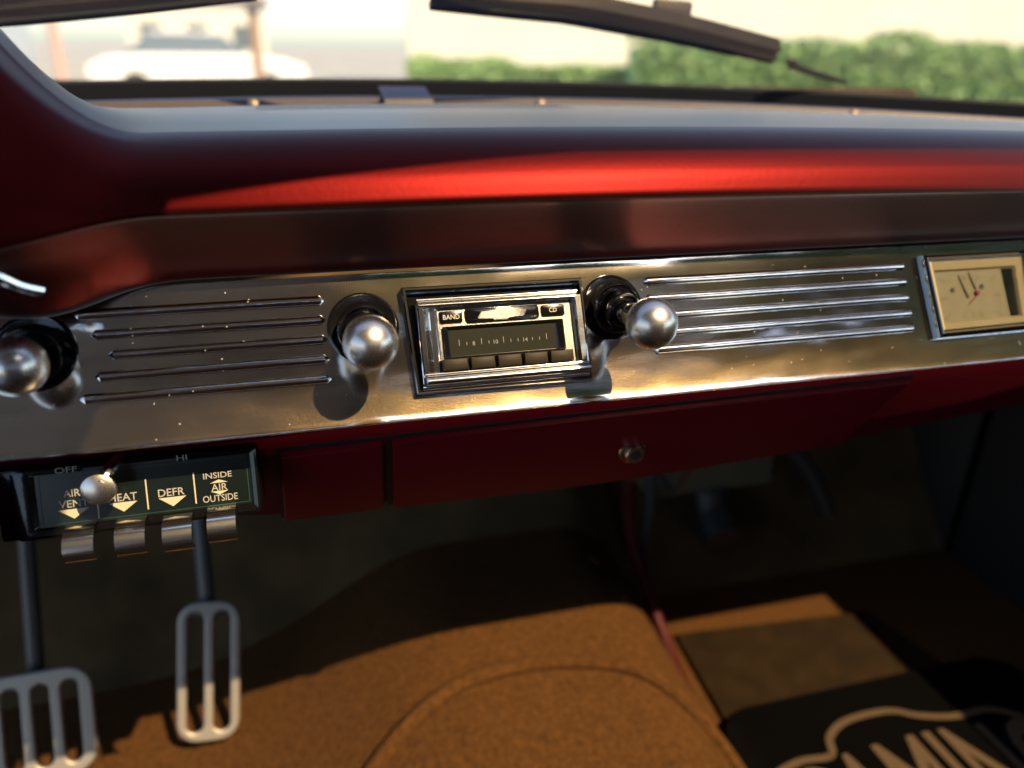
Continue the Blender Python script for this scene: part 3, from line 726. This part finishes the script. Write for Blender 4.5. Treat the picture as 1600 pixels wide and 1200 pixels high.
# ================================================================== clock
ck = root('dash_clock', 'rectangular clock with cream dial at the right end of the chrome panel', 'clock', PF)
O = [(.3325, .0385), (.4365, .0385), (.4335, -.0250), (.3375, -.0255)]
I = [(.3385, .0350), (.4300, .0350), (.4275, -.0195), (.3435, -.0205)]
obj('bezel', ring_prism(O, I, [(0, -.002), (.0, .004), (.15, .0065), (.4, .0075), (.6, .0066), (.7, .0075), (.9, .006), (1, .001)]), M['dark_chrome'], ck, angle=30)
obj('dial_frame', ring_prism([(.3392, .0345), (.4292, .0345), (.4268, -.0190), (.3442, -.0200)], [(.3445, .0255), (.4195, .0255), (.4200, -.0130), (.3475, -.0135)], [(0, .0010), (.12, .0042), (.85, .0040), (1, .0024)]), M['dial_frame'], ck, angle=30)
obj('dial', prism([(.3440, .0260), (.4200, .0260), (.4205, -.0135), (.3470, -.0140)], .0008, .0020), M['dial'], ck, smooth=False)
def seg(a, b, w0, w1=None):
    w1 = w0 if w1 is None else w1; a = Vector(a); b = Vector(b); d = (b-a).normalized(); n = Vector((-d.y, d.x))
    return [tuple(a-n*w0), tuple(b-n*w1), tuple(b+n*w1), tuple(a+n*w0)]
cc = Vector((.3760, .0045)); tks = []
for k in range(12):
    if k == 0: continue
    a = R(90-30*k); d = Vector((math.cos(a), math.sin(a))); s = min(.030/max(abs(d.x), 1e-3), .0165/max(abs(d.y), 1e-3))
    tks.append(seg(cc+d*s*.72, cc+d*s*.98, .00022))
obj('dial_marks', join_flat([text('12', .3718, .0200, .00215, .0030)], tks, .00215), M['dial_dark'], ck, smooth=False)
for nm, a, b, m in (('hour_hand', (.3735, .0040), (.3668, .0222), 'dial_dark'), ('minute_hand', (.3815, .0105), (.3765, .0240), 'dial_dark'), ('second_hand', (.3840, .0070), (.3728, -.0015), 'hand_red')):
    obj(nm, prism(seg(a, b, .00065, .00025), .0026, .0030), M[m], ck, smooth=False)
obj('hub', lathe([(.0022, .002), (.0022, .0034), (.0014, .0040), (0, .0040)], 18, mtx=Matrix.Translation((.3822, .0075, 0))), M['hand_red'], ck)
for u, v in ((.3600, .0107), (.3880, .0120)): obj('winding_hole', lathe([(.0021, .0019), (.0021, .0024), (.0013, .0022), (0, .0022)], 16, mtx=Matrix.Translation((u, v, 0))), M['black'], ck)
obj('painted_reflection', prism([(.4085, .0250), (.4188, .0250), (.4192, -.0125), (.4115, -.0125)], .0020, .0024), M['black_gloss'], ck, smooth=False)  # dark strip drawn in as a reflection in the clock glass
obj('glass', prism([(.3400, .0345), (.4292, .0345), (.4268, -.0190), (.3442, -.0200)], .0062, .0067), M['glass'], ck, smooth=False)

# ================================================================== heater control
hc = root('heater_control', 'black heater control plate with white lettering under the chrome panel', 'heater control', frame(20, (0, -.004, -.072)))
obj('housing', box(-.305, -.1575, -.0290, .0150, -.05, -.001, .003), M['black_gloss'], hc)
obj('rim', ring_prism(rrect(-.2950, -.1580, -.0285, .0140, .003), rrect(-.2830, -.1625, -.0222, .0092, .0012), [(0, -.002), (0, .0022), (.3, .0032), (.8, .0026), (1, .0004)]), M['black_gloss'], hc)
fp = obj('face_plate', prism(rrect(-.2830, -.1622, -.0225, .0095, .001), -.0008, .0006), M['heater_face'], hc, smooth=False)
obj('border_line', ring_prism(rrect(-.2812, -.1640, -.0212, .0082, .0006), rrect(-.2807, -.1645, -.0207, .0077, .0004), [(0, .0009), (1, .0009)]), M['green_line'], fp, smooth=False)
tri = lambda x, y, wd, h: [(x-wd/2, y+h/2), (x+wd/2, y+h/2), (x, y-h/2)]
B = .006
obj('lettering', join_flat([text('AIR', -.2640, -.0032, .0009, .0044, .0092, B), text('VENT', -.2636, -.0096, .0009, .0044, .0160, B), text('HEAT', -.2366, -.0092, .0009, .0046, .0158, B), text('DEFR', -.2094, -.0095, .0009, .0046, .0150, B), text('INSIDE', -.1819, -.0022, .0009, .0036, .0168, B), text('AIR', -.1815, -.0098, .0009, .0044, .0094, B), text('OUTSIDE', -.1815, -.0166, .0009, .0042, .0205, B)], [], 0), M['print'], fp, smooth=False)
def rp(p): return [(x, y) for x, y in p]
obj('arrow_marks', join_flat([], [tri(-.2640, -.0158, .0170, .0058), tri(-.2368, -.0152, .0160, .0058), tri(-.2090, -.0155, .0160, .0058), tri(-.1815, -.0060, .0105, -.0020), tri(-.1815, -.0133, .0105, .0022),
    seg((-.2508, -.0205), (-.2508, -.0070), .0004), seg((-.2232, -.0185), (-.2232, .0005), .0004), seg((-.1958, -.0185), (-.1958, .0010), .0004)], .0009), M['cream_print'], fp, smooth=False)
for wd_, x_, w_ in (('OFF', -.2650, .0120), ('HI', -.2010, .0060)): obj('lettering', join_flat([text(wd_, x_, .0113, .0036, .0034, w_, B)], [], 0), M['print'], hc, smooth=False)
obj('slider_slot', box(-.256, -.204, .0098, .0112, .0030, .0034), M['black'], hc, smooth=False)
lv = [(-.0228, -.002), (-.0232, .0060), (-.0250, .0110), (-.0285, .0146), (-.0328, .0165), (-.0372, .0163), (-.0408, .0140), (-.0428, .0104), (-.0426, .0068)]
M['lever'] = mat('lever_chrome', (.66, .66, .65), .16, 1., extra=chrome_extra(.06, .35, False, .0))
def lever_bm():
    P = dense(lv, 4); bm = bmesh.new()
    for side in (0,): extrude_profile(P+[(a+.0010, b-.0012) for a, b in P[::-1]], [-.0083, -.0073, .0073, .0083], closed=True, caps=True, bm=bm)
    return bm
first = None
for i, (u, dv) in enumerate(((-.2600, 0), (-.2322, 0), (-.2062, -.0012), (-.1808, .0008))):
    o = obj('lever', lever_bm(), M['lever'] if 'lever' in M else M['chrome'], hc, angle=60) if first is None else link('lever', first, None, hc)
    first = o.data; o.location = (u, dv, 0)
sd = obj('slider_lever', lathe([(0, .020), (.008, .0196), (.0105, .0185), (.0110, .0170), (.0095, .0158), (0, .0160)], 32), M['ball'], hc)
sd.matrix_local = Matrix.Translation((-.2452, .0010, 0)) @ Matrix.Diagonal((.90, .84, 1, 1)) @ Matrix.Rotation(R(4), 4, 'X')
obj('stem', tube([(.002, .004, .0165), (.006, .011, .012), (.0085, .0145, .004), (.0090, .015, -.004)], .0042, 10), M['chrome'], sd)

# column shroud at the far left under the panel
r = root('column_shroud', 'dark red steering column shroud left of the heater control', 'column cover')
obj('shell', lathe([(.050, -.05), (.046, .03), (.036, .10), (.032, .16)], 32, mtx=Matrix.Translation((-.355, -.045, -.095)) @ Matrix.Rotation(R(112), 4, 'X')), M['door_paint'], r)
obj('clamp_ring', lathe([(.047, .026), (.0485, .028), (.0485, .036), (.046, .038)], 32, mtx=Matrix.Translation((-.355, -.045, -.095)) @ Matrix.Rotation(R(112), 4, 'X')), M['dark_chrome'], r)

# ================================================================== pedals
def pedal(name, label, center, tilt, yaw, outlines, arm, depth=.0065, roll=0):
    mtx = Matrix.Translation(center) @ Matrix.Rotation(R(yaw), 4, 'Z') @ Matrix.Rotation(R(90-tilt), 4, 'X') @ Matrix.Rotation(R(roll), 4, 'Z')
    r = root(name, label, 'pedal', mtx)
    me = shape2d(outlines, depth, .0025, 2)
    o = link('pad_frame', me, M['pedal'], r); me.polygons.foreach_set('use_smooth', [True]*len(me.polygons)); me.set_sharp_from_angle(angle=R(50))
    xs_ = [a for a, b in outlines[0]]; ys_ = [b for a, b in outlines[0]]
    obj('bracket', box(min(xs_)*.8, max(xs_)*.8, max(ys_)-.016, max(ys_)-.006, -depth*.5-.008, -depth*.5-.0005, .002), M['steel'], r)
    inv = mtx.inverted()
    obj('arm', tube([inv @ Vector(p) for p in arm], .009, 10), M['steel'], r)
    return r
W = .0315; H = .0775
pedal('accelerator_pedal', 'tall polished accelerator pedal with two long slots', (-.2640, .292, -.492), 24, 2,
      [rrect(-W, W, -H, H, .020), rrect(-W+.0054, -.0026, -H+.0065, H-.0065, .0110), rrect(.0026, W-.0054, -H+.0065, H-.0065, .0110)],
      [(-.262, .335, -.44), (-.262, .37, -.36), (-.262, .42, -.25), (-.262, .50, -.14)], roll=-6)
W = .058; H = .058; st = .0320
holes = [rrect(x-.0115, x+.0115, -H+.011, H-.011, .0112) for x in (-.040, -.0080, .0240)]
holes = [rrect(-.057+.004+k*.0290, -.057+.004+k*.0290+.0225, -H+.009, H-.009, .0112) for k in range(4)]
pedal('brake_pedal', 'wide polished brake pedal with upright slots, cut off at the left', (-.4585, .290, -.527), 24, 4,
      [rrect(-.062, .066, -H, H, .024)]+holes,
      [(-.452, .335, -.485), (-.448, .365, -.40), (-.440, .40, -.28), (-.435, .46, -.14)], roll=-2)
# ================================================================== passenger footwell
tag(obj('hose', tube([(.2792, .365, -.30), (.2790, .36, -.347), (.2850, .355, -.43), (.3060, .33, -.515), (.3160, .27, -.570), (.3110, .20, -.590), (.300, .12, -.585), (.29, .02, -.585)], .0085, 10), M['hose']), 'thin dark red hose running down beside the transmission tunnel', 'hose')
tag(obj('cable', tube([(.335, .42, -.22), (.335, .41, -.33), (.335, .40, -.42), (.333, .395, -.50), (.36, .40, -.56)], .0085, 8), M['cable']), 'black cable hanging just right of the red hose', 'cable', 'black cables in the passenger footwell')
tag(obj('cable', tube([(.50, .52, -.16), (.51, .50, -.26), (.56, .47, -.36), (.62, .44, -.42), (.66, .42, -.50)], .015, 8), M['cable']), 'thicker black cable slanting down in the passenger footwell', 'cable', 'black cables in the passenger footwell')
r = root('heater_box', 'dark olive heater box on the firewall in the passenger footwell', 'heater box')
M['box_paint'] = mat('olive_box', (.06, .058, .036), .6, 0, bump=(120, .2, 4), var=(15, .25))
obj('case', prism([(.345, .49), (.345, .44), (.36, .425), (.545, .425), (.56, .44), (.56, .49)], -.43, -.14, .004), M['box_paint'], r)
obj('flange', box(.338, .567, .425, .50, -.30, -.292, .002), M['box_paint'], r)
first = None
for bx, bz in ((.36, -.31), (.545, -.31), (.36, -.42), (.545, -.42)):
    o = obj('bolt', lathe([(0, .005), (.004, .005), (.0055, .003), (.006, 0)], 6, mtx=Matrix.Rotation(R(90), 4, 'X')), M['steel'], r) if first is None else link('bolt', first, None, r)
    first = o.data; o.location = (bx, .4245, bz)
obj('outlet_duct', tube([(.45, .44, -.44), (.45, .42, -.47), (.45, .38, -.49)], .03, 14), M['cable'], r)
r = root('wiring_loom', 'bundle of dark wires hanging under the middle of the dashboard', 'wires')
for k in range(5):
    a = .02+.05*k; obj('wire', tube([(a, .10, -.13), (a+.04, .22, -.20-.02*k), (a+.02, .36, -.24+.015*k), (a+.09, .50, -.22), (a+.05, .70, -.16)], .0035, 6), M['hose' if k == 2 else 'cable'], r)
r = root('heel_pad', 'plain brown carpet pad on the passenger floor, behind the lettered mat', 'mat')
obj('pad', prism([(.340, .120), (.70, .120), (.66, .292), (.352, .318)], -.600, -.592, .003), M['heel'], r)
r = root('floor_mat', 'black passenger floor mat with tan outlined lettering', 'mat')
obj('mat_sheet', prism(rrect(.322, .775, -.45, .165, .05), -.5915, -.584, .003), M['mat'], r)
zt = -.5836; dy = -.014
def ribbon(pts, wd):
    P = [Vector(p) for p in pts]; Q = []
    for i in range(len(P)-1):
        p0 = P[max(i-1, 0)]; p1 = P[i]; p2 = P[i+1]; p3 = P[min(i+2, len(P)-1)]
        for k in range(6):
            t = k/6; Q.append(.5*((2*p1)+(p2-p0)*t+(2*p0-5*p1+4*p2-p3)*t*t+(3*p1-p0-3*p2+p3)*t**3))
    Q.append(P[-1]); polys = []
    for a, b in zip(Q, Q[1:]):
        if (b-a).length > 1e-6: polys.append(seg(a, b, wd))
    return polys
border = ribbon([(x_, y_+dy) for x_, y_ in [(.335, .040), (.352, .078), (.392, .090), (.432, .088), (.448, .112), (.485, .128), (.545, .128), (.578, .112), (.62, .100), (.672, .098), (.705, .075), (.72, .03)]], .0046)
me = text('CAMINO', .540, .018+dy, zt, .135, .37, .010)
for v in me.vertices:
    x = v.co.x; v.co.y += .018*math.cos((x-.535)/.17*1.4)-.012
obj('lettering', join_flat([me], [], zt), M['mat_ink'], r, smooth=False)
obj('outline_stitch', join_flat([], border, zt+.0004), M['mat_ink'], r, smooth=False)
